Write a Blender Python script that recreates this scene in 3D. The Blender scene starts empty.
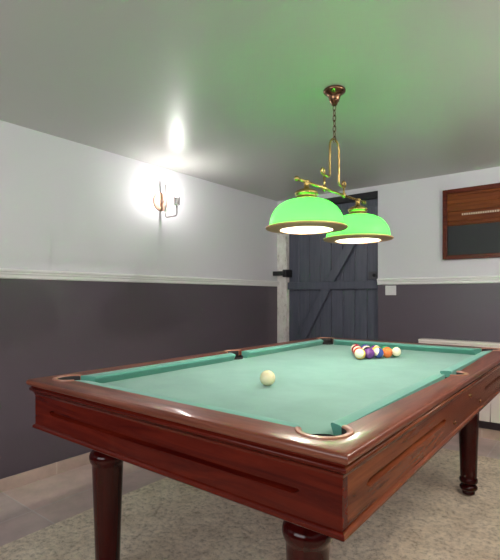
import bpy, bmesh, math, random
from mathutils import Vector, Matrix, noise
random.seed(4)
PI = math.pi
C = bpy.context.scene.collection
SC = bpy.context.scene

# ---------------------------------------------------------------- materials
def mat(name, col=(.5, .5, .5), rough=.5, metal=0, coat=0, spec=.5, emit=None, es=0):
    m = bpy.data.materials.new(name); m.use_nodes = True
    b = m.node_tree.nodes['Principled BSDF']
    b.inputs['Base Color'].default_value = (*col, 1)
    b.inputs['Roughness'].default_value = rough
    b.inputs['Metallic'].default_value = metal
    b.inputs['Coat Weight'].default_value = coat
    b.inputs['Coat Roughness'].default_value = .12
    b.inputs['Specular IOR Level'].default_value = spec
    if emit:
        b.inputs['Emission Color'].default_value = (*emit, 1)
        b.inputs['Emission Strength'].default_value = es
    return m
def N(m, t, **k):
    n = m.node_tree.nodes.new(t)
    for a, v in k.items(): setattr(n, a, v)
    return n
def L(m, a, b): m.node_tree.links.new(a, b)
def P(m): return m.node_tree.nodes['Principled BSDF']
def coords(m, scale=(1, 1, 1), rot=(0, 0, 0), loc=(0, 0, 0), kind='Object'):
    t = N(m, 'ShaderNodeTexCoord'); mp = N(m, 'ShaderNodeMapping')
    mp.inputs['Scale'].default_value = scale; mp.inputs['Rotation'].default_value = rot; mp.inputs['Location'].default_value = loc
    L(m, t.outputs[kind], mp.inputs['Vector']); return mp.outputs['Vector']
def ramp(m, fac, stops):
    r = N(m, 'ShaderNodeValToRGB'); e = r.color_ramp.elements
    while len(e) < len(stops): e.new(.5)
    for i, (p, c) in enumerate(stops): e[i].position = p; e[i].color = (*c, 1)
    L(m, fac, r.inputs['Fac']); return r.outputs['Color']
def noise_tex(m, vec, scale, detail=4, rough=.5, dist=0):
    n = N(m, 'ShaderNodeTexNoise'); n.inputs['Scale'].default_value = scale
    n.inputs['Detail'].default_value = detail; n.inputs['Roughness'].default_value = rough; n.inputs['Distortion'].default_value = dist
    L(m, vec, n.inputs['Vector']); return n.outputs['Fac']
def bump(m, h, strength=.2, dist=.01):
    b = N(m, 'ShaderNodeBump'); b.inputs['Strength'].default_value = strength; b.inputs['Distance'].default_value = dist
    L(m, h, b.inputs['Height']); L(m, b.outputs['Normal'], P(m).inputs['Normal'])

def wood(name, c1, c2, along='x', rough=.26, coat=.06, sc=1, spec=.16):
    m = mat(name, c1, rough, 0, coat, spec)
    s = {'x': (1.2, 16, 16), 'y': (16, 1.2, 16), 'z': (16, 16, 1.2)}[along]
    v = coords(m, tuple(q * sc for q in s))
    f = noise_tex(m, v, 2.2, 7, .62, .8)
    L(m, ramp(m, f, [(.3, c1), (.5, tuple((a + b) / 2 for a, b in zip(c1, c2))), (.72, c2)]), P(m).inputs['Base Color'])
    return m
MD, ML = (.040, .0018, .0012), (.12, .011, .004)
M = {}
M['wood_x'] = wood('mahogany_grain_across', MD, ML, 'x')
M['wood_y'] = wood('mahogany_grain_along', (.062, .012, .004), (.21, .056, .018), 'y')
M['rail_x'] = wood('rail_grain_across', (.075, .018, .010), (.21, .065, .036), 'x', .36, .35)
M['rail_y'] = wood('rail_grain_along', (.075, .018, .010), (.21, .065, .036), 'y', .36, .35)
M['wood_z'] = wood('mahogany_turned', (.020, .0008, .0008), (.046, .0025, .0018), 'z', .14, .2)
M['board_frame'] = wood('scoreboard_frame_wood', (.060, .009, .004), (.15, .028, .010), 'x', .35, .2)
M['board_wood'] = wood('scoreboard_panel_wood', (.09, .018, .004), (.24, .068, .015), 'x', .45, .1)
M['brass'] = mat('aged_brass', (.50, .36, .13), .25, 1)
M['dark_brass'] = mat('dark_bronze', (.20, .11, .06), .25, 1)
M['rim'] = mat('copper_rim', (.72, .38, .20), .35, .25)
M['iron'] = mat('black_iron', (.012, .012, .014), .45)
M['steel'] = mat('brushed_nickel', (.42, .41, .40), .35, 1)
M['old_steel'] = mat('tarnished_steel', (.10, .10, .11), .5, .8)
M['copper'] = mat('pale_wood_rose', (.55, .33, .24), .5)
M['white_plastic'] = mat('white_plastic', (.78, .78, .78), .35)
M['radiator'] = mat('cream_white_enamel', (.80, .74, .70), .35)
M['slate_board'] = mat('slate', (.022, .026, .028), .6)
M['leather'] = mat('pocket_leather', (.30, .13, .08), .35, 0, .2)
M['pocket_dark'] = mat('pocket_black', (.008, .006, .006), .7)
M['chalk'] = mat('bone_marker', (.75, .62, .48), .5)

# cloth
def cloth(name, c1, c2):
    m = mat(name, c1, .85, spec=.2); v = coords(m)
    f = noise_tex(m, v, 5, 5, .6)
    L(m, ramp(m, f, [(.35, c1), (.7, c2)]), P(m).inputs['Base Color'])
    P(m).inputs['Sheen Weight'].default_value = .25; P(m).inputs['Sheen Roughness'].default_value = .4
    bump(m, noise_tex(m, v, 900, 2), .15, .001); return m
M['cloth'] = cloth('green_baize', (.125, .27, .22), (.155, .32, .265))
M['cushion'] = cloth('green_cushion_cloth', (.075, .255, .20), (.092, .295, .23))

# painted walls: white above, aubergine grey below the rail
def wall_mat(name, split):
    m = mat(name, (.7, .7, .7), .5)
    g = N(m, 'ShaderNodeNewGeometry'); s = N(m, 'ShaderNodeSeparateXYZ'); L(m, g.outputs['Position'], s.inputs[0])
    c = N(m, 'ShaderNodeMath', operation='GREATER_THAN'); c.inputs[1].default_value = split; L(m, s.outputs['Z'], c.inputs[0])
    mx = N(m, 'ShaderNodeMix', data_type='RGBA'); L(m, c.outputs[0], mx.inputs[0])
    mx.inputs[6].default_value = (.098, .080, .098, 1); mx.inputs[7].default_value = (.70, .69, .735, 1)
    L(m, mx.outputs[2], P(m).inputs['Base Color'])
    r = N(m, 'ShaderNodeMapRange'); r.inputs['To Min'].default_value = .36; r.inputs['To Max'].default_value = .55
    L(m, c.outputs[0], r.inputs['Value']); L(m, r.outputs[0], P(m).inputs['Roughness'])
    v = coords(m); bump(m, noise_tex(m, v, 35, 4), .06, .004); return m
M['wall'] = wall_mat('two_tone_wall_paint', 1.215)
M['trim'] = mat('white_gloss_trim', (.84, .84, .84), .35)
m = M['ceiling'] = mat('ceiling_satin_paint', (.53, .53, .51), .40)
bump(m, noise_tex(m, coords(m), 14, 3), .05, .004)
M['door'] = m = mat('slate_blue_door_paint', (.062, .070, .095), .42)
f = noise_tex(m, coords(m, (14, 14, 1)), 3, 5)
L(m, ramp(m, f, [(.3, (.066, .074, .102)), (.75, (.098, .107, .143))]), P(m).inputs['Base Color'])
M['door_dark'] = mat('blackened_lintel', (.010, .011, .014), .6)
m = M['stone'] = mat('whitewashed_rough_stone', (.5, .48, .45), .85)
f = noise_tex(m, coords(m, (1, 1, .6)), 22, 6, .7)
L(m, ramp(m, f, [(.30, (.36, .32, .28)), (.42, (.74, .70, .66)), (.7, (.90, .88, .85))]), P(m).inputs['Base Color'])
bump(m, f, .9, .02)

def tile_mat(name, off, size, c1, c2, c3, w=1.0, mort=.004, swap=False):
    m = mat(name, c1, .38)
    v = coords(m)
    if swap:
        sp = N(m, 'ShaderNodeSeparateXYZ'); cb = N(m, 'ShaderNodeCombineXYZ'); L(m, v, sp.inputs[0])
        L(m, sp.outputs['Y'], cb.inputs['X']); L(m, sp.outputs['X'], cb.inputs['Y']); v = cb.outputs[0]
    ad = N(m, 'ShaderNodeVectorMath', operation='ADD'); ad.inputs[1].default_value = off; L(m, v, ad.inputs[0]); v = ad.outputs[0]
    b = N(m, 'ShaderNodeTexBrick', offset=0.0, offset_frequency=2, squash=1.0)
    b.inputs['Scale'].default_value = 1; b.inputs['Brick Width'].default_value = size * w; b.inputs['Row Height'].default_value = size
    b.inputs['Mortar Size'].default_value = mort; b.inputs['Mortar Smooth'].default_value = .2; b.inputs['Bias'].default_value = 0
    b.inputs['Color1'].default_value = (*c1, 1); b.inputs['Color2'].default_value = (*c2, 1); b.inputs['Mortar'].default_value = (*c3, 1)
    L(m, v, b.inputs['Vector'])
    f = noise_tex(m, coords(m), 6, 5, .6)
    mx = N(m, 'ShaderNodeMix', data_type='RGBA', blend_type='MULTIPLY'); mx.inputs[0].default_value = 1
    L(m, b.outputs['Color'], mx.inputs[6]); L(m, ramp(m, f, [(.3, (.78, .78, .78)), (.7, (1.1, 1.1, 1.1))]), mx.inputs[7])
    L(m, mx.outputs[2], P(m).inputs['Base Color'])
    iv = N(m, 'ShaderNodeMath', operation='SUBTRACT'); iv.inputs[0].default_value = 1; L(m, b.outputs['Fac'], iv.inputs[1])
    bump(m, iv.outputs[0], .4, .003)
    return m
M['tile'] = tile_mat('grey_floor_tiles', (-1.12, 2.28, 0), .4183, (.66, .50, .44), (.50, .43, .415), (.62, .55, .52), 2.15, swap=True)
M['skirt_tile'] = tile_mat('beige_skirting_tiles', (0, 0, 0), .36, (.60, .45, .37), (.57, .44, .37), (.66, .56, .48))

m = M['rug'] = mat('beige_shag_pile', (.36, .31, .24), 1.0, spec=.05)
f1 = noise_tex(m, coords(m), 7, 4, .6); f2 = noise_tex(m, coords(m), 42, 6, .8)
c1 = ramp(m, f1, [(.3, (.70, .60, .46)), (.7, (.88, .79, .64))])
c2 = ramp(m, f2, [(.32, (.42, .39, .35)), (.5, (.92, .91, .9)), (.7, (1.15, 1.13, 1.1))])
mx = N(m, 'ShaderNodeMix', data_type='RGBA', blend_type='MULTIPLY'); mx.inputs[0].default_value = 1
L(m, c1, mx.inputs[6]); L(m, c2, mx.inputs[7]); L(m, mx.outputs[2], P(m).inputs['Base Color'])
bump(m, f2, .8, .012)

# lamp glass: outer green translucent, inner opal lining
def glass_shade(name, col, trans):
    m = bpy.data.materials.new(name); m.use_nodes = True; nt = m.node_tree; nt.nodes.clear()
    o = nt.nodes.new('ShaderNodeOutputMaterial'); d = nt.nodes.new('ShaderNodeBsdfPrincipled'); t = nt.nodes.new('ShaderNodeBsdfTranslucent')
    d.inputs['Base Color'].default_value = (*col, 1); d.inputs['Roughness'].default_value = .15; t.inputs['Color'].default_value = (*trans, 1)
    mx = nt.nodes.new('ShaderNodeMixShader'); mx.inputs[0].default_value = .62
    nt.links.new(d.outputs[0], mx.inputs[1]); nt.links.new(t.outputs[0], mx.inputs[2]); nt.links.new(mx.outputs[0], o.inputs[0])
    return m
M['green_glass'] = glass_shade('green_lamp_glass', (.03, .32, .05), (.06, .92, .085))
M['opal'] = glass_shade('opal_lining_glass', (.85, .85, .80), (.80, .85, .75))
def glow(name, col, s):
    m = bpy.data.materials.new(name); m.use_nodes = True; nt = m.node_tree; nt.nodes.clear()
    o = nt.nodes.new('ShaderNodeOutputMaterial'); e = nt.nodes.new('ShaderNodeEmission')
    e.inputs[0].default_value = (*col, 1); e.inputs[1].default_value = s; nt.links.new(e.outputs[0], o.inputs[0]); return m
M['fill_diffuser'] = glow('ceiling_fill_glow', (1, .86, .70), 60)  # glow of the added ceiling fill light, out of view
M['fill_pane'] = glow('fill_window_glow', (.9, .95, 1), 1.0)  # glow of the added fill window behind the camera
M['bulb'] = glow('lit_bulb', (1, .93, .85), 380)
M['sconce_bulb'] = glow('lit_sconce_bulb', (1, .96, .93), 200)
M['right_bulb'] = glow('lit_right_sconce_bulb', (1, .95, .90), 1300)

# ---------------------------------------------------------------- mesh helpers
def obj(name, bm, m, parent=None, smooth=False, bevel=0, seg=2, loc=None):
    me = bpy.data.meshes.new(name)
    bmesh.ops.recalc_face_normals(bm, faces=bm.faces[:]); bm.to_mesh(me); bm.free()
    for q in (m if isinstance(m, (list, tuple)) else [m]): me.materials.append(q)
    o = bpy.data.objects.new(name, me); C.objects.link(o)
    if smooth:
        for p in me.polygons: p.use_smooth = True
    if bevel:
        b = o.modifiers.new('edge', 'BEVEL'); b.width = bevel; b.segments = seg; b.limit_method = 'ANGLE'; b.angle_limit = .6
        for p in me.polygons: p.use_smooth = True
        b.harden_normals = True
    if parent: o.parent = parent
    if loc: o.location = loc
    return o
def smooth_by_angle(o, deg=35):
    me = o.data
    bm = bmesh.new(); bm.from_mesh(me)
    for f in bm.faces: f.smooth = True
    for e in bm.edges:
        if len(e.link_faces) == 2 and e.calc_face_angle(0) > math.radians(deg): e.smooth = False
    bm.to_mesh(me); bm.free(); return o
def tag(o, label, cat, group=None):
    o['label'] = label; o['category'] = cat
    if group: o['group'] = group
    return o
def thing(name, label, cat, loc=(0, 0, 0), rz=0, group=None):
    o = bpy.data.objects.new(name, None); C.objects.link(o); o.location = loc; o.rotation_euler = (0, 0, rz); o.empty_display_size = .1
    return tag(o, label, cat, group)
def struct(o): o['kind'] = 'structure'; return o
def box(bm, x0, x1, y0, y1, z0, z1, mi=0):
    vs = [bm.verts.new(p) for p in ((x0, y0, z0), (x1, y0, z0), (x1, y1, z0), (x0, y1, z0), (x0, y0, z1), (x1, y0, z1), (x1, y1, z1), (x0, y1, z1))]
    for f in ((0, 3, 2, 1), (4, 5, 6, 7), (0, 1, 5, 4), (1, 2, 6, 5), (2, 3, 7, 6), (3, 0, 4, 7)):
        bm.faces.new([vs[i] for i in f]).material_index = mi
    return bm
def B(*a): return box(bmesh.new(), *a)
def lathe(bm, prof, n=32, cx=0, cy=0, cap=True):
    rings = []
    for r, z in prof:
        rings.append([bm.verts.new((cx + r * math.cos(2 * PI * i / n), cy + r * math.sin(2 * PI * i / n), z)) for i in range(n)])
    for a, b in zip(rings, rings[1:]):
        for i in range(n):
            bm.faces.new((a[i], a[(i + 1) % n], b[(i + 1) % n], b[i]))
    if cap:
        bm.faces.new(rings[0]); bm.faces.new(rings[-1])
    return bm
def tube(bm, pts, r, n=10, closed=False):
    pts = [Vector(p) for p in pts]; rings = []
    N_ = len(pts); prev = None
    for i, p in enumerate(pts):
        if closed: t = (pts[(i + 1) % N_] - pts[i - 1]).normalized()
        else: t = (pts[min(i + 1, N_ - 1)] - pts[max(i - 1, 0)]).normalized()
        if prev is None:
            a = Vector((0, 0, 1)) if abs(t.z) < .9 else Vector((1, 0, 0)); u = t.cross(a).normalized()
        else:
            u = (prev - t * prev.dot(t)).normalized()
        prev = u; v = t.cross(u)
        rr = r[i] if isinstance(r, (list, tuple)) else r
        rings.append([bm.verts.new(p + (u * math.cos(2 * PI * k / n) + v * math.sin(2 * PI * k / n)) * rr) for k in range(n)])
    pairs = list(zip(rings, rings[1:])) + ([(rings[-1], rings[0])] if closed else [])
    for a, b in pairs:
        for k in range(n): bm.faces.new((a[k], a[(k + 1) % n], b[(k + 1) % n], b[k]))
    if not closed: bm.faces.new(rings[0]); bm.faces.new(rings[-1])
    return bm
def plate(bm, loops, z0, z1, xf=lambda x, y, z: (x, y, z), top=True, bottom=True):
    """flat slab with holes: loops[0] outline, the rest holes, filled and given thickness"""
    out = []
    for z, on in ((z1, top), (z0, bottom)):
        edges = []; rows = []
        for lp in loops:
            vs = [bm.verts.new(xf(x, y, z)) for x, y in lp]; rows.append(vs)
            if on: edges += [bm.edges.new((vs[i], vs[(i + 1) % len(vs)])) for i in range(len(vs))]
        if on: bmesh.ops.triangle_fill(bm, use_beauty=True, use_dissolve=False, edges=edges)
        out.append(rows)
    for a, b in zip(*out):
        for i in range(len(a)):
            j = (i + 1) % len(a); bm.faces.new((a[i], a[j], b[j], b[i]))
    return bm

# ---------------------------------------------------------------- the room
XL, XR, YB, YR, ZC = -2.639, .80, 3.844, -1.35, 2.076
T = .12
struct(obj('floor', B(XL - T, XR + T, YR - T, YB + .4, -.1, 0), M['tile']))
struct(obj('ceiling', B(XL - T, XR + T, YR - T, YB + .4, ZC, ZC + .1), M['ceiling']))
struct(obj('wall_left', B(XL - T, XL, YR - T, YB + .4, 0, ZC), M['wall']))
struct(obj('wall_right', B(XR, XR + T, YR - T, YB + .4, 0, ZC), M['wall']))
WX0, WX1, WZ0, WZ1 = -1.9, .2, .95, 1.95
bm = B(XL, WX0, YR - T, YR, 0, ZC); box(bm, WX1, XR, YR - T, YR, 0, ZC); box(bm, WX0, WX1, YR - T, YR, 0, WZ0); box(bm, WX0, WX1, YR - T, YR, WZ1, ZC)
struct(obj('wall_rear', bm, M['wall']))
fill_win = bpy.data.objects.new('fill_window_1', None); C.objects.link(fill_win); fill_win.location = ((WX0 + WX1) / 2, YR - .06, WZ0); struct(fill_win)  # unseen window, added behind the camera as a source of fill light
hwx, wh = (WX1 - WX0) / 2, WZ1 - WZ0
bm = B(-hwx, hwx, -.03, .03, 0, .05); box(bm, -hwx, hwx, -.03, .03, wh - .05, wh)
for xx in (-hwx + .025, 0, hwx - .025): box(bm, xx - .025, xx + .025, -.03, .03, .05, wh - .05)
obj('fill_window_frame', bm, M['trim'], fill_win, bevel=.004)
obj('fill_window_pane', B(-hwx + .05, hwx - .05, -.004, .004, .05, wh - .05), M['fill_pane'], fill_win)
obj('fill_window_sill', B(-hwx - .04, hwx + .04, .03, .12, -.03, -.001), M['trim'], fill_win, bevel=.004)
rear_fill = bpy.data.lights.new('rear_fill_light', 'AREA'); rear_fill.shape = 'RECTANGLE'; rear_fill.size = 2 * hwx - .1; rear_fill.size_y = wh - .1; rear_fill.energy = 18; rear_fill.color = (.97, .98, 1)  # added area lamp in the rear opening, fills the room
so = bpy.data.objects.new('rear_fill_light', rear_fill); C.objects.link(so); so.location = ((WX0 + WX1) / 2, YR - .02, (WZ0 + WZ1) / 2); so.rotation_euler = (PI / 2, 0, 0)

DX0, DX1 = -2.527, -1.558
bm = B(DX1, XR, YB, YB + .12, 0, ZC); box(bm, XL, DX1, YB, YB + .12, 2.030, ZC); box(bm, XL, DX1, YB + .20, YB + .32, 0, 2.03)
box(bm, DX1, DX1 + .08, YB + .12, YB + .32, 0, 2.03)
struct(obj('wall_back', bm, M['wall']))

# chair rails, profiled
def rail_profile(name, p0, p1, nrm):
    prof = [(0, 1.192), (.008, 1.192), (.014, 1.198), (.014, 1.214), (.020, 1.220), (.020, 1.228), (.026, 1.234), (.026, 1.243), (.018, 1.248), (0, 1.248)]
    bm = bmesh.new(); r = []
    for p in (p0, p1):
        r.append([bm.verts.new((p[0] + nrm[0] * d, p[1] + nrm[1] * d, z)) for d, z in prof])
    n = len(prof)
    for i in range(n): bm.faces.new((r[0][i], r[0][(i + 1) % n], r[1][(i + 1) % n], r[1][i]))
    bm.faces.new(r[0]); bm.faces.new(r[1])
    return struct(obj(name, bm, M['trim']))
rail_profile('trim_1', (XL, YR + .03), (XL, YB - .004), (1, 0))
rail_profile('trim_2', (DX1, YB), (XR - .03, YB), (0, -1))
rail_profile('trim_3', (XR, YR + .03), (XR, YB), (-1, 0))
struct(obj('baseboard_left', B(XL, XL + .012, YR, YB - .004, 0, .072), M['skirt_tile'], bevel=.002))
struct(obj('baseboard_back', B(DX1, XR - .012, YB - .012, YB, 0, .072), M['skirt_tile'], bevel=.002))
struct(obj('baseboard_right', B(XR - .012, XR, YR, YB, 0, .072), M['skirt_tile'], bevel=.002))

# rough stone jamb between left wall and door
bm = bmesh.new(); nz = 64; nx = 6
grid = []
for j in range(nz + 1):
    z = 2.03 * j / nz; row = []
    path = [(XL, YB - .004)] + [(XL + (DX0 - XL) * i / nx, YB - .004) for i in range(1, nx + 1)] + [(DX0, YB + .05), (DX0, YB + .16), (XL, YB + .16)]
    for k, (x, y) in enumerate(path):
        d = noise.noise(Vector((x * 9, y * 9, z * 7))) * .009 if 0 < k < nx + 2 else 0
        row.append(bm.verts.new((min(x + d * (k >= nx), DX0 + .006), y + d, z)))
    grid.append(row)
for a, b in zip(grid, grid[1:]):
    for k in range(len(a)): bm.faces.new((a[k], a[(k + 1) % len(a)], b[(k + 1) % len(a)], b[k]))
bm.faces.new(grid[0]); bm.faces.new(grid[-1])
struct(obj('trim_4', bm, M['stone'], smooth=False))
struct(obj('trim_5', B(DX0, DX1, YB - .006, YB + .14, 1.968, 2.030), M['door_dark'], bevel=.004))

# the boarded door
DY = YB + .045
door = bpy.data.objects.new('door_1', None); C.objects.link(door); door.location = (-2.03, DY, 0); struct(door)
door['label'] = 'dark slate blue boarded door with ledge and diagonal brace'
def dl(bm, name, m, **k):
    bmesh.ops.translate(bm, verts=bm.verts, vec=(2.03, -DY, 0)); return obj(name, bm, m, door, **k)
bm = bmesh.new(); nb = 8; w = (DX1 - DX0) / nb
for i in range(nb):
    x0 = DX0 + w * i
    e = .0015; g = .004
    ps = [(x0 + e, DY + .004), (x0 + e + g, DY), (x0 + w - e - g, DY), (x0 + w - e, DY + .004), (x0 + w, DY + .03), (x0, DY + .03)]
    lo = [bm.verts.new((x, y, .008)) for x, y in ps]; hi = [bm.verts.new((x, y, 1.968)) for x, y in ps]
    for k in range(6): bm.faces.new((lo[k], lo[(k + 1) % 6], hi[(k + 1) % 6], hi[k]))
    bm.faces.new(lo); bm.faces.new(hi)
dl(bm, 'door_boards', M['door'])
for z0, z1 in ((1.158, 1.232), (.16, .26), (1.80, 1.90)):
    dl(B(DX0 + .005, DX1 - .005, DY - .036, DY, z0, z1), 'ledge', M['door'], bevel=.004)
def brace(xa, za, xb, zb, w=.055):
    bm = bmesh.new(); ps = [(xa - w, za), (xa + w, za), (xb + w, zb), (xb - w, zb)]
    f = [bm.verts.new((x, DY - .040, z)) for x, z in ps]; b = [bm.verts.new((x, DY, z)) for x, z in ps]
    bm.faces.new(f); bm.faces.new(b)
    for k in range(4): bm.faces.new((f[k], f[(k + 1) % 4], b[(k + 1) % 4], b[k]))
    dl(bm, 'brace', M['door'], bevel=.004)
brace(-2.042, 1.232, -1.69, 1.80, .050)
brace(-2.60 + .02, .26, -2.085, 1.158, .050)
# iron latch across the jamb, and lock plate
bm = B(DX0 - .125, DX0 + .012, YB - .085, YB - .060, 1.300, 1.345); box(bm, DX0 - .005, DX0 + .04, YB - .07, DY, 1.285, 1.36)
box(bm, DX0 - .12, DX0 - .095, YB - .064, YB - .03, 1.305, 1.34)
dl(bm, 'latch', M['iron'], bevel=.005)
bm = B(DX1 - .105, DX1 - .012, DY - .012, DY, 1.245, 1.315)
lk = dl(bm, 'lock_plate', M['old_steel'], bevel=.003)
bm = lathe(bmesh.new(), [(.006, 0), (.006, .02), (.014, .024), (.016, .034), (.010, .040)], 16)
bmesh.ops.rotate(bm, verts=bm.verts, matrix=Matrix.Rotation(PI / 2, 3, 'X')); bmesh.ops.translate(bm, verts=bm.verts, vec=(DX1 - .04, DY - .012, 1.28))
dl(bm, 'door_knob', M['iron'], smooth=True)

# ---------------------------------------------------------------- rug
RX0, RX1, RY0, RY1 = -2.065, .62, -.9, 3.387
bm = bmesh.new(); st = .0125; nx = int((RX1 - RX0) / st); ny = int((RY1 - RY0) / st)
rows = []
for j in range(ny + 1):
    r = []
    for i in range(nx + 1):
        x = RX0 + (RX1 - RX0) * i / nx; y = RY0 + (RY1 - RY0) * j / ny
        e = min(i, nx - i, j, ny - j)
        z = .007 + .003 * noise.noise(Vector((x * 60, y * 60, 0))) + .0015 * noise.noise(Vector((x * 12, y * 12, 3)))
        wob = .006 * noise.noise(Vector((x * 14, y * 14, 9)))
        if e == 0: z = .0005
        r.append(bm.verts.new((x + wob * (i in (0, nx)), y + wob * (j in (0, ny)), max(z, .0005))))
    rows.append(r)
for a, b in zip(rows, rows[1:]):
    for i in range(nx): bm.faces.new((a[i], a[i + 1], b[i + 1], b[i]))
rug = obj('rug', bm, M['rug'], smooth=True)
tag(rug, 'large beige shaggy rug on the tiled floor under the billiard table', 'rug')

# ---------------------------------------------------------------- pool table
TX, TY, W, LN, TZ = -.3674, .765, 1.236, 2.107, .80
cx, cy = TX - W / 2, TY + LN / 2
hw, hl = W / 2, LN / 2
FZ = .764                     # cloth height
table = thing('pool_table', 'red mahogany pool table with green cloth standing on the beige rug', 'pool table', (cx, cy, 0))
RI, PC, PR = .090, .110, .055          # wood rail width, corner pocket inset, pocket radius
MI_, MR = .078, .050                   # middle pocket inset and radius
def arc(x, y, r, a0, a1, n=16): return [(x + r * math.cos(a0 + (a1 - a0) * i / n), y + r * math.sin(a0 + (a1 - a0) * i / n)) for i in range(n + 1)]
def inner_loop(ri, pr, mr):
    """inside edge of the rail with the six pocket bites (counter-clockwise)"""
    pts = []
    dx = PC - ri; k = math.asin(min(1, dx / pr))
    dm = MI_ - ri; km = math.asin(max(-1, min(1, -dm / mr)))
    def corner(sx, sy):
        a = []
        X, Y = sx * (hw - PC), sy * (hl - PC)
        base = math.atan2(sy, sx); half = PI * .75 - (PI / 2 - (PI / 2 - k)) + 0
        # circle meets the rail lines where |offset|=dx on each axis
        half = PI * 3 / 4 - k
        return arc(X, Y, pr, base - half, base + half, 20)
    pts += corner(1, -1)
    pts += arc(hw - MI_, 0, mr, -PI / 2 - -km, PI / 2 - km, 16) if True else []
    pts += corner(1, 1); pts += corner(-1, 1)
    pts += arc(-hw + MI_, 0, mr, PI / 2 + km, 3 * PI / 2 - km, 16)
    pts += corner(-1, -1)
    return pts
def rect(hx, hy): return [(hx, -hy), (hx, hy), (-hx, hy), (-hx, -hy)]
inner = inner_loop(RI, PR, MR)
bm = bmesh.new()
# top slab with bull-nosed outer edge: stacked outlines
prof = [(-.010, .8), (-.005, .7985), (-.0015, .7955), (0, .791), (0, .786), (-.002, .781), (-.006, .778), (-.012, .7765)]
loops = [[bm.verts.new((x, y, z)) for x, y in rect(hw + d, hl + d)] for d, z in prof]
for a, b in zip(loops, loops[1:]):
    for i in range(4): bm.faces.new((a[i], a[(i + 1) % 4], b[(i + 1) % 4], b[i]))
it = [bm.verts.new((x, y, .8)) for x, y in inner]; ib = [bm.verts.new((x, y, .7765)) for x, y in inner]
n = len(inner)
for i in range(n): bm.faces.new((it[i], it[(i + 1) % n], ib[(i + 1) % n], ib[i]))
mit = [min(range(n), key=lambda q: (Vector(inner[q]) - Vector((math.copysign(hw - PC + PR * .7071, x), math.copysign(hl - PC + PR * .7071, y)))).length) for x, y in rect(hw, hl)]
for o_, i_ in ((loops[0], it), (loops[-1], ib)):       # four mitred boards, each its own face
    for k in range(4):
        a_, b_ = mit[k], mit[(k + 1) % 4]
        seg = []; q = a_
        while True:
            seg.append(i_[q])
            if q == b_: break
            q = (q + 1) % n
        f = bm.faces.new([o_[(k + 1) % 4], o_[k]] + seg); f.material_index = 1 if k % 2 == 0 else 0
bmesh.ops.triangulate(bm, faces=[f for f in bm.faces if len(f.verts) > 4])
for f in bm.faces:
    c = f.calc_center_median()
    if abs(c.x) > hw - .012 and abs(f.normal.z) < .9: f.material_index = 1
rf = obj('rail_frame', bm, [M['rail_x'], M['rail_y']], table)
smooth_by_angle(rf, 40)
# lower moulding under the rim
bm = bmesh.new()
prof = [(-.030, .7770), (-.0125, .7770), (-.0125, .772), (-.008, .769), (-.007, .764), (-.009, .760), (-.014, .757), (-.019, .750), (-.021, .744), (-.034, .742)]
loops = [[bm.verts.new((x, y, z)) for x, y in rect(hw + d, hl + d)] for d, z in prof]
for a, b in zip(loops, loops[1:] + loops[:1]):
    for i in range(4): bm.faces.new((a[i], a[(i + 1) % 4], b[(i + 1) % 4], b[i])).material_index = i % 2 == 0
mo = obj('moulding', bm, [M['wood_x'], M['wood_y']], table); smooth_by_angle(mo, 50)

# aprons with routed slots
def slot_loop(u0, u1, v0, v1, grow=0, n=5):
    h = (v1 - v0) / 2 + grow; c = (v0 + v1) / 2; l = .022 + grow
    pts = [(u0 - grow, c)]
    pts += [(u0 + l * t, c - h * math.sin(PI / 2 * t)) for t in (.3, .65, 1)]
    pts += [(u1 - l * t, c - h * math.sin(PI / 2 * t)) for t in (1, .65, .3)]
    pts += [(u1 + grow, c)]
    pts += [(u1 - l * t, c + h * math.sin(PI / 2 * t)) for t in (.3, .65, 1)]
    pts += [(u0 + l * t, c + h * math.sin(PI / 2 * t)) for t in (1, .65, .3)]
    return pts
AZ0, AZ1, AI = .6255, .757, .022
def apron(length, slots, xf, m, name='apron', ext=0):
    bm = bmesh.new(); h = length / 2
    outer = [(-h, AZ0 + .014), (h, AZ0 + .014), (h, AZ1), (-h, AZ1)]
    fr = [bm.verts.new(xf(u, 0, v)) for u, v in outer]; bk = [bm.verts.new(xf(u, .022, v)) for u, v in outer]
    ed = [bm.edges.new((fr[i], fr[(i + 1) % 4])) for i in range(4)]
    for s in slots:
        a = [bm.verts.new(xf(u, 0, v)) for u, v in slot_loop(*s)]
        b = [bm.verts.new(xf(u, .012, v)) for u, v in slot_loop(*s, grow=-.006)]
        k = len(a)
        ed += [bm.edges.new((a[i], a[(i + 1) % k])) for i in range(k)]
        for i in range(k): bm.faces.new((a[i], a[(i + 1) % k], b[(i + 1) % k], b[i]))
        bm.faces.new(b)
    bmesh.ops.triangle_fill(bm, use_beauty=True, edges=ed)
    bm.faces.new(bk)
    for i in range(4): bm.faces.new((fr[i], fr[(i + 1) % 4], bk[(i + 1) % 4], bk[i]))
    # base bead
    pr = [(.03, AZ0), (-.004, AZ0), (-.007, AZ0 + .003), (-.007, AZ0 + .010), (-.004, AZ0 + .0135), (0, AZ0 + .0155), (.03, AZ0 + .0155)]
    e0 = [bm.verts.new(xf(-h - ext + min(0, d), d, z)) for d, z in pr]; e1 = [bm.verts.new(xf(h + ext - min(0, d), d, z)) for d, z in pr]
    q = len(pr)
    for i in range(q): bm.faces.new((e0[i], e0[(i + 1) % q], e1[(i + 1) % q], e1[i]))
    bm.faces.new(e0); bm.faces.new(e1)
    return obj(name, bm, m, table)
ax, ay = hw - AI, hl - AI
fs = [(-.50, .50, .686, .7045)]
apron(2 * ax, fs, lambda u, d, v: (u, -ay + d, v), M['wood_x'])
apron(2 * ax, fs, lambda u, d, v: (-u, ay - d, v), M['wood_x'])
ls = [(-.92, -.30, .686, .7045), (.30, .92, .686, .7045)]
apron(2 * ay - .0442, ls, lambda u, d, v: (ax - d, u, v), M['wood_y'], ext=.0216)
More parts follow.
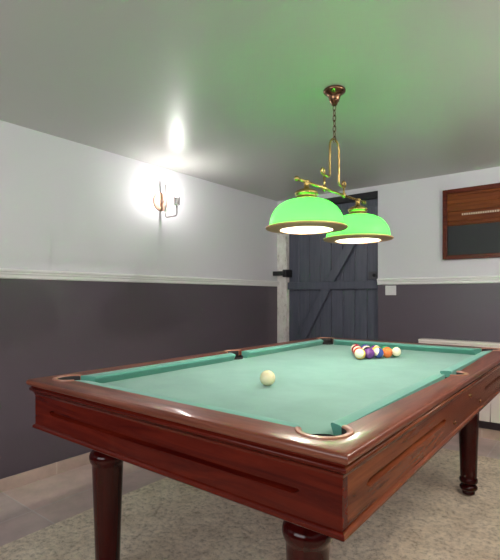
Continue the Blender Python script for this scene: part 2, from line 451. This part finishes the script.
apron(2 * ay - .0442, ls, lambda u, d, v: (-ax + d, -u, v), M['wood_y'], ext=.0216)
obj('underframe', B(-ax + .03, ax - .03, -ay + .03, ay - .03, .64, .66), M['wood_x'], table)
for yw, zw in ((1.626, .665), (1.855, .716), (2.034, .664)):
    bm = lathe(bmesh.new(), [(.0075, -.004), (.0075, .002), (.006, .005), (.003, .0065)], 14)
    bmesh.ops.rotate(bm, verts=bm.verts, matrix=Matrix.Rotation(PI / 2, 3, 'Y')); bmesh.ops.translate(bm, verts=bm.verts, vec=(ax, yw - cy, zw))
    obj('bolt_cap', bm, M['dark_brass'], table, smooth=True)

# slate bed with cloth, pocket holes bitten out
bed = [(x, y) for x, y in inner_loop(RI + .004, PR - .008, MR - .006)]
# bed outline: the rectangle just under the cushions with concave pocket bites
def bed_loop():
    pts = []
    X, Y = hw - RI + .004, hl - RI + .004
    r = PR - .016; o = PC - RI + .004
    import math as _m
    k = _m.sqrt(r * r - 0)
    def cor(sx, sy):
        px, py = sx * (hw - PC), sy * (hl - PC)
        # concave arc facing the table centre
        base = math.atan2(-sy, -sx)
        al = PI / 2 + math.asin(o / r) - PI / 4 + PI / 4 * 0
        s, e = base + al, base - al
        return arc(px, py, r, s, e, 14)
    def mid(sx):
        r2 = MR - .003; d = X - (hw - MI_); base = PI if sx > 0 else 0
        al = PI / 2 + math.asin(max(-1, min(1, d / r2)))
        return arc(sx * (hw - MI_), 0, r2, base + al, base - al, 14)
    pts += cor(1, -1) + mid(1) + cor(1, 1) + cor(-1, 1) + mid(-1) + cor(-1, -1)
    return pts
obj('playing_surface', plate(bmesh.new(), [bed_loop()], FZ - .03, FZ), M['cloth'], table)

# cushions: section = top flat from the rail, nose, undercut face
CW = .046
def cushion(p0, p1, nrm, c0, c1):
    """p0,p1: ends on the wood edge; nrm: towards the table; c0,c1: how far the nose ends pull back"""
    p0, p1, nrm = Vector(p0), Vector(p1), Vector(nrm); t = (p1 - p0).normalized()
    bm = bmesh.new(); sec = [(0, FZ + .0003), (0, TZ - .0005), (.012, TZ + .0002), (CW - .006, TZ - .0035), (CW - .001, TZ - .006), (CW, TZ - .010), (CW - .004, TZ - .016), (CW - .016, FZ + .0003)]
    R0, R1 = [], []
    for d, z in sec:
        a = p0 + t * (c0 * d / CW) + nrm * d; b = p1 - t * (c1 * d / CW) + nrm * d
        R0.append(bm.verts.new((a.x, a.y, z))); R1.append(bm.verts.new((b.x, b.y, z)))
    q = len(sec)
    for i in range(q): bm.faces.new((R0[i], R0[(i + 1) % q], R1[(i + 1) % q], R1[i]))
    bm.faces.new(R0); bm.faces.new(R1)
    smooth_by_angle(obj('cushion', bm, M['cushion'], table), 50)
ce = PC + math.sqrt(PR ** 2 - (PC - RI) ** 2) - .004; me_ = MR - .004
X, Y = hw - RI - .0005, hl - RI - .0005
cushion((-hw + ce, -Y), (hw - ce, -Y), (0, 1), .034, .034)
cushion((-hw + ce, Y), (hw - ce, Y), (0, -1), .034, .034)
for s in (1, -1):
    cushion((s * X, -hl + ce), (s * X, -me_), (-s, 0), .034, .012)
    cushion((s * X, me_), (s * X, hl - ce), (-s, 0), .012, .034)

# pockets: leather lip and dark cup
def pocket(px, py, base, r, half):
    bm = bmesh.new()
    lathe(bm, [(r - .003, .7765), (r - .004, .74), (r - .012, .69), (.012, .668)], 24, px, py, cap=False)
    rr = [v for v in bm.verts if abs(v.co.z - .668) < 1e-4]; bm.faces.new(rr)
    p = obj('pocket', bm, M['pocket_dark'], table, smooth=True)
    bm = bmesh.new(); n = 26; sec = [(r - .0055, .774), (r - .0055, .7995), (r - .003, .8025), (r + .005, .8035), (r + .0085, .8025), (r + .0095, .8002), (r + .0005, .8002), (r + .0005, .774)]
    sec = [(r - .0055, .770), (r - .0060, .799), (r - .003, .8034), (r + .004, .8042), (r + .008, .8032), (r + .0090, .8003), (r - .0012, .8003), (r - .0012, .770)]
    rings = []
    for i in range(n + 1):
        a = base - half + 2 * half * i / n
        rings.append([bm.verts.new((px + d * math.cos(a), py + d * math.sin(a), z)) for d, z in sec])
    for a, b in zip(rings, rings[1:]):
        for k in range(len(sec)): bm.faces.new((a[k], a[(k + 1) % len(sec)], b[(k + 1) % len(sec)], b[k])).material_index = 1 if k in (0, 7) else 0
    bm.faces.new(rings[0]); bm.faces.new(rings[-1])
    ring = smooth_by_angle(obj('pocket_lip', bm, [M['leather'], M['pocket_dark']], p), 50)
for sx in (1, -1):
    for sy in (1, -1):
        pocket(sx * (hw - PC), sy * (hl - PC), math.atan2(sy, sx), PR, PI * .62)
    pocket(sx * (hw - MI_), 0, 0 if sx > 0 else PI, MR, PI * .46)

# turned legs
LP = [(.026, .012), (.031, .014), (.033, .022), (.029, .030), (.040, .036), (.0455, .045), (.046, .052), (.040, .061), (.033, .066), (.036, .070), (.044, .076), (.0465, .083),
      (.0465, .094), (.043, .101), (.0405, .104), (.0425, .112), (.046, .25), (.0505, .38), (.054, .478), (.0545, .490), (.056, .495), (.0605, .503), (.0635, .513), (.0635, .523), (.0605, .533), (.053, .541),
      (.047, .546), (.045, .553), (.046, .560), (.051, .572), (.058, .586), (.062, .592), (.062, .640)]
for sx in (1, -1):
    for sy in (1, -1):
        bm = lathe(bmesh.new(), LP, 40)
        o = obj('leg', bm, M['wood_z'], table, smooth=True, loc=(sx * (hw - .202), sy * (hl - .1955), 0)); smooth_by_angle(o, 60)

# ---------------------------------------------------------------- balls
BR = .0286
def ball_mat(name, col, stripe=False):
    m = mat(name, col, .12, coat=.5)
    if stripe:
        s = N(m, 'ShaderNodeSeparateXYZ'); L(m, coords(m), s.inputs[0])
        a = N(m, 'ShaderNodeMath', operation='ABSOLUTE'); L(m, s.outputs['Z'], a.inputs[0])
        c = N(m, 'ShaderNodeMath', operation='GREATER_THAN'); c.inputs[1].default_value = .0155; L(m, a.outputs[0], c.inputs[0])
        mx = N(m, 'ShaderNodeMix', data_type='RGBA'); L(m, c.outputs[0], mx.inputs[0])
        mx.inputs[6].default_value = (*col, 1); mx.inputs[7].default_value = (.78, .72, .52, 1); L(m, mx.outputs[2], P(m).inputs['Base Color'])
    return m
def ball(x, y, m, label, group=None, rot=(0, 0, 0)):
    bm = bmesh.new(); bmesh.ops.create_uvsphere(bm, u_segments=32, v_segments=20, radius=BR)
    o = obj('billiard_ball', bm, m, smooth=True, loc=(x, y, FZ + BR + .0006)); o.rotation_euler = rot
    return tag(o, label, 'ball', group)
cue = ball(-.963, 1.339, ball_mat('ivory_ball', (.72, .66, .42)), 'ivory white cue ball lying alone on the middle of the green cloth')
cue.name = 'cue_ball'
YE, RD, PU, BL, OR, GN, MR_, BK = (.75, .50, .08), (.55, .03, .03), (.13, .03, .20), (.03, .06, .25), (.75, .17, .03), (.03, .25, .10), (.28, .02, .04), (.01, .01, .01)
rack = [  # row, place, colour, stripe, label
 (0, 0, YE, 1, 'yellow striped ball at the near tip of the racked triangle, closest to the cue ball', (1.2, .5, 0)),
 (1, 1, PU, 0, 'solid purple ball beside the yellow striped ball at the tip of the racked triangle', (0, 0, 0)),
 (1, 0, RD, 0, 'solid red ball second from the tip, on the far-left edge of the racked triangle', (0, 0, 0)),
 (2, 2, BL, 1, 'blue and cream striped ball between the purple and orange balls of the triangle', (.9, -.9, 0)),
 (2, 1, BK, 0, 'black ball in the centre of the racked triangle', (0, 0, 0)),
 (2, 0, RD, 1, 'red and cream striped ball halfway up the left edge of the triangle', (1.0, .8, 0)),
 (3, 3, OR, 0, 'solid orange ball on the near right edge of the racked triangle', (0, 0, 0)),
 (3, 2, YE, 0, 'solid yellow ball inside the triangle behind the blue striped ball', (0, 0, 0)),
 (3, 1, OR, 1, 'orange and cream striped ball inside the triangle, behind the black ball', (.9, .8, 0)),
 (3, 0, MR_, 0, 'solid maroon ball fourth from the tip on the left edge of the triangle', (0, 0, 0)),
 (4, 4, GN, 1, 'green and cream striped ball at the right corner of the racked triangle', (1.3, .9, .4)),
 (4, 3, GN, 0, 'solid green ball in the back row, next to the right corner ball', (0, 0, 0)),
 (4, 2, PU, 1, 'purple and cream striped ball in the middle of the back row', (.4, 1.2, 0)),
 (4, 1, BL, 0, 'solid blue ball in the back row, next to the left corner ball', (0, 0, 0)),
 (4, 0, MR_, 1, 'maroon and cream striped ball at the left back corner of the triangle', (1.5, .4, 0)),
]
for r_, k, col, stp, lab, rot in rack:
    d = 2 * BR + .0006
    ball(-.983 + (k - r_ / 2) * d, 2.187 + r_ * d * .8660, ball_mat('ball_paint', col, stp), lab, 'balls racked in a triangle', rot)

# ---------------------------------------------------------------- pendant lamp
P1, P2, RZ = Vector((-1.003, 1.682)), Vector((-.986, 2.168)), 1.388
mid = (P1 + P2) / 2; ang = math.atan2(P2.y - P1.y, P2.x - P1.x); hs = (P2 - P1).length / 2
lamp = thing('pendant_lamp', 'brass twin pendant lamp with two green glass shades hanging over the pool table', 'lamp', (mid.x, mid.y, ZC), ang)
Z = lambda z: z - ZC
bm = lathe(bmesh.new(), [(.010, Z(ZC) - .078), (.014, -.072), (.016, -.066), (.022, -.060), (.026, -.048), (.030, -.034), (.040, -.024), (.050, -.018), (.053, -.012), (.052, -.006), (.046, -.001)], 32)
obj('ceiling_canopy', bm, M['dark_brass'], lamp, smooth=True)
# chain
bm = bmesh.new(); zt, zb = -.076, Z(1.825); nl = 7; step = (zt - zb) / nl
for i in range(nl):
    zc = zt - step * (i + .5); pts = []
    for k in range(14):
        a = 2 * PI * k / 14; u, v = .0075 * math.cos(a), (step * .62) * math.sin(a)
        pts.append((u, 0, zc + v) if i % 2 else (0, u, zc + v))
    tube(bm, pts, .0022, 6, True)
obj('chain', bm, M['dark_brass'], lamp, smooth=True)
# bracket of two bent tubes
def arcpts(c, r, a0, a1, n=8): return [(c[0] + r * math.cos(a0 + (a1 - a0) * i / n), 0, c[1] + r * math.sin(a0 + (a1 - a0) * i / n)) for i in range(n + 1)]
bm = bmesh.new(); g = .043
top = arcpts((0, Z(1.795)), g, 0, PI, 12)
zl = Z(1.650)
left = [(-g, 0, Z(1.72))] + [(-g - .015 + .015 * math.cos(-t), 0, zl + .015 - .015 * math.sin(t)) for t in (0, .5, 1.0, PI / 2)] + [(-.075, 0, zl), (-.105, 0, zl)] + \
       [(-.105 - .014 * math.sin(t), 0, zl + .014 - .014 * math.cos(t)) for t in (.6, 1.2, 1.9, 2.6, 3.3, 4.0, 4.7, 5.4)]
zr = Z(1.628)
right = [(g, 0, Z(1.72))] + [(g + .02 - .02 * math.cos(t), 0, zr + .02 - .02 * math.sin(t)) for t in (0, .5, 1.0, PI / 2)] + [(.075, 0, zr), (.095, 0, zr)] + \
        [(.095 + .014 * math.sin(t), 0, zr + .014 - .014 * math.cos(t)) for t in (.6, 1.2, 1.9, 2.6, 3.3, 4.0, 4.7, 5.4)]
pts = left[::-1] + top[::-1] + right
tube(bm, pts, .0052, 10)
obj('bracket', bm, M['brass'], lamp, smooth=True)
RODZ = 1.588
bm = bmesh.new(); tube(bm, [(-hs - .055, 0, Z(RODZ)), (hs + .055, 0, Z(RODZ))], .0062, 12)
obj('rod', bm, M['brass'], lamp, smooth=True)
for sx in (-1, 1):
    bm = bmesh.new()
    for dz in (0,): lathe(bm, [(.002, -.006), (.007, -.004), (.009, .001), (.007, .012), (.010, .016), (.0115, .023), (.009, .030), (.003, .034)], 14)
    bmesh.ops.rotate(bm, verts=bm.verts, matrix=Matrix.Rotation(sx * PI / 2, 3, 'Y')); bmesh.ops.translate(bm, verts=bm.verts, vec=(sx * (hs + .052), 0, Z(RODZ)))
    obj('finial', bm, M['brass'], lamp, smooth=True)
    bm = bmesh.new(); tube(bm, [(sx * .092, 0, Z(RODZ - .006)), (sx * .092, 0, (zl if sx < 0 else zr))], .005, 10)
    lathe(bm, [(.005, Z(RODZ) - .014), (.0105, Z(RODZ) - .008), (.0105, Z(RODZ) + .008), (.005, Z(RODZ) + .014)], 14, sx * .092, 0)
    obj('rod_clip', bm, M['brass'], lamp, smooth=True)
# shades
def shade_profile(off=0):
    pts = []
    for i in range(15):
        a = math.radians(90 - 90 * i / 14 * .965)
        r = .034 + (.160 - .034) * math.cos(a) ** .96 ; z = .012 + .112 * math.sin(a) ** .95
        pts.append((max(r - off, .006), z - off * (1 if i < 10 else .5)))
    pts += [(.163 - off, .008 - 0), (.166 - off, .0045), (.168 - off, .002)]
    return pts
for s in (-1, 1):
    sh = bmesh.new(); lathe(sh, shade_profile(), 56, cap=False)
    o = obj('lamp_shade', sh, M['green_glass'], lamp, smooth=True, loc=(s * hs, 0, Z(RZ)))
    li = bmesh.new(); lathe(li, shade_profile(.0035), 56, cap=False); obj('shade_lining', li, M['opal'], o, smooth=True)
    rm = bmesh.new(); tube(rm, [(.1725 * math.cos(2 * PI * k / 56), .1725 * math.sin(2 * PI * k / 56), .0005) for k in range(56)], .0042, 8, True)
    lathe(rm, [(.1725, -.002), (.160, -.004), (.128, -.0085), (.114, -.0095), (.113, -.008), (.128, -.006), (.160, -.001), (.170, .001)], 56, cap=False)
    obj('shade_rim', rm, M['rim'], o, smooth=True)
    cp = lathe(bmesh.new(), [(.050, .121), (.054, .125), (.050, .129), (.044, .136), (.045, .140), (.050, .145), (.051, .152), (.044, .160), (.032, .166), (.020, .170), (.012, .176), (.011, .194), (.014, .200), (.014, .206), (.008, .209)], 32)
    obj('shade_cap', cp, M['brass'], o, smooth=True)
    sk = lathe(bmesh.new(), [(.018, .078), (.020, .081), (.020, .124)], 20); obj('lamp_socket', sk, M['iron'], o, smooth=True)
    bb = lathe(bmesh.new(), [(.002, .024), (.014, .027), (.024, .036), (.028, .048), (.027, .058), (.020, .068), (.013, .078)], 20); obj('bulb', bb, M['bulb'], o, smooth=True)

# ---------------------------------------------------------------- wall sconces
def sconce(x, y, s, label):
    t = thing('wall_sconce', label, 'wall lamp', (x, y, 1.81), 0 if s > 0 else PI, 'matching wall sconces')
    bm = lathe(bmesh.new(), [(.070, 0), (.070, .008), (.064, .014), (.050, .016)], 40)
    bmesh.ops.rotate(bm, verts=bm.verts, matrix=Matrix.Rotation(PI / 2, 3, 'Y')); obj('back_plate', bm, M['copper'], t, smooth=False)
    smooth_by_angle(t.children[0], 40)
    O = .040                                     # stand-off of the stem from the plate
    bm = lathe(bmesh.new(), [(.010, .014), (.010, .02 + O)], 16)
    bmesh.ops.rotate(bm, verts=bm.verts, matrix=Matrix.Rotation(PI / 2, 3, 'Y')); obj('post', bm, M['steel'], t, smooth=False)
    obj('stem', B(.016 + O, .024 + O, -.009, .009, -.085, .125), M['steel'], t, bevel=.002)
    bm = bmesh.new(); q = [(.020, 0, -.075), (.020, 0, -.105)] + [(.040 - .020 * math.cos(a), 0, -.105 - .020 * math.sin(a)) for a in (.4, .8, 1.2, PI / 2)] + [(.115, 0, -.125)] + \
        [(.125 + .020 * math.sin(a), 0, -.105 - .020 * math.cos(a)) for a in (.4, .8, 1.2, PI / 2)] + [(.145, 0, -.045)]
    tube(bm, [(x_ + O, y_, z_) for x_, y_, z_ in q], .0055, 10); obj('arm', bm, M['steel'], t, smooth=True)
    bm = lathe(bmesh.new(), [(.008, -.052), (.021, -.046), (.022, -.042), (.022, .008), (.018, .010)], 24, .145 + O, 0)
    smooth_by_angle(obj('lamp_cup', bm, M['steel'], t), 40)
    bm = lathe(bmesh.new(), [(.009, .009), (.012, .018), (.0155, .034), (.016, .044), (.013, .058), (.007, .070), (.002, .076)], 20, .145 + O, 0)
    obj('bulb', bm, M['sconce_bulb'] if s > 0 else M['right_bulb'], t, smooth=True)
sconce(XL, 2.27, 1, 'nickel wall sconce with round back plate above the rail on the left wall')
sconce(XR, 2.25, -1, 'nickel wall sconce with round back plate on the right wall opposite its twin')

cl = thing('ceiling_fill_light', 'added round fill light on the unseen ceiling near the right wall', 'ceiling light', (.38, .95, ZC))  # unseen lamp added to brighten the rug and right apron
obj('fill_light_base', lathe(bmesh.new(), [(.15, -.001), (.155, -.012), (.15, -.022), (.13, -.022)], 40), M['steel'], cl, smooth=True)
obj('fill_diffuser', lathe(bmesh.new(), [(.145, -.023), (.138, -.036), (.115, -.050), (.07, -.060), (.01, -.063)], 40), M['fill_diffuser'], cl, smooth=True)

# ---------------------------------------------------------------- scoreboard
bd = thing('scoreboard', 'wooden wall scoreboard with slate panel hung beside the door', 'scoreboard', (-.63, YB, 1.386))
X0, X1, HZ = -.375, .375, .560
fw_ = .034
def fr(name, x0, x1, z0, z1, m=None, y=.030): return obj(name, B(x0, x1, -y, 0, z0, z1), m or M['board_frame'], bd, bevel=.004)
bm = B(X0, X0 + fw_, -.032, 0, 0, HZ); box(bm, X1 - fw_, X1, -.032, 0, 0, HZ); box(bm, X0 + fw_, X1 - fw_, -.032, 0, 0, fw_); box(bm, X0 + fw_, X1 - fw_, -.032, 0, HZ - fw_, HZ)
obj('frame', bm, M['board_frame'], bd, bevel=.004)
bm = bmesh.new(); zz = [.268, .300, .378, .436, .500, HZ - fw_]
for a, b in zip(zz, zz[1:]): box(bm, X0 + fw_, X1 - fw_, -.022, 0, a + .006, b)
box(bm, X0 + fw_, X1 - fw_, -.012, 0, .268, HZ - fw_)
obj('score_panel', bm, M['board_wood'], bd, bevel=.002)
obj('slate', B(X0 + fw_, X1 - fw_, -.010, 0, fw_, .268), M['slate_board'], bd)
for i in range(32):
    bm = bmesh.new(); box(bm, -.0050, .0050, -.029, -.022, -.007, .007)
    obj('score_marker', bm, M['chalk'], bd, loc=(-.225 + i * .0165, 0, .352))

# light switch
sw = thing('light_switch', 'white plastic light switch just below the rail to the right of the door', 'light switch', (-1.44, YB, 1.142))
obj('cover_plate', B(-.048, .048, -.010, 0, -.041, .043), M['white_plastic'], sw, bevel=.003)
obj('rocker', B(-.020, .020, -.015, -.010, -.022, .022), M['white_plastic'], sw, bevel=.002)

# radiator
rd = thing('radiator', 'cream white panel radiator low on the far wall behind the table', 'radiator', (-.70, YB - .001, 0))
xa, xb = -.475, .475
obj('top_grille', B(xa, xb, -.105, -.012, .722, .744), M['radiator'], rd, bevel=.006)
bm = bmesh.new(); npn = 9; pw = (xb - xa) / npn
for i in range(npn): box(bm, xa + i * pw + .0015, xa + (i + 1) * pw - .0015, -.100, -.078, .152, .722)
obj('front_panel', bm, M['radiator'], rd, bevel=.003)
obj('rear_panel', B(xa + .01, xb - .01, -.076, -.014, .165, .716), M['radiator'], rd)
for sx in (-.36, .36): obj('wall_bracket', B(sx - .015, sx + .015, -.016, 0, .20, .70), M['steel'], rd)

# ---------------------------------------------------------------- camera, world, view
cam = bpy.data.cameras.new('camera'); co = bpy.data.objects.new('camera', cam); C.objects.link(co)
co.location = (0, 0, 1.0945); co.rotation_euler = (PI / 2, 0, .6628)
cam.sensor_width = 36; cam.lens = 448.69 / 560 * 36; cam.shift_y = (295.92 - 280) / 560; cam.clip_start = .02
SC.camera = co
w = bpy.data.worlds.new('world'); SC.world = w; w.use_nodes = True
w.node_tree.nodes['Background'].inputs[0].default_value = (.8, .85, 1, 1); w.node_tree.nodes['Background'].inputs[1].default_value = .3
SC.view_settings.view_transform = 'Standard'; SC.view_settings.look = 'None'; SC.view_settings.gamma = 1
SC.view_settings.use_curve_mapping = False; SC.view_settings.exposure = .6
SC.cycles.max_bounces = 10; SC.cycles.diffuse_bounces = 6; SC.cycles.use_denoising = True
SC.cycles.sample_clamp_indirect = 10
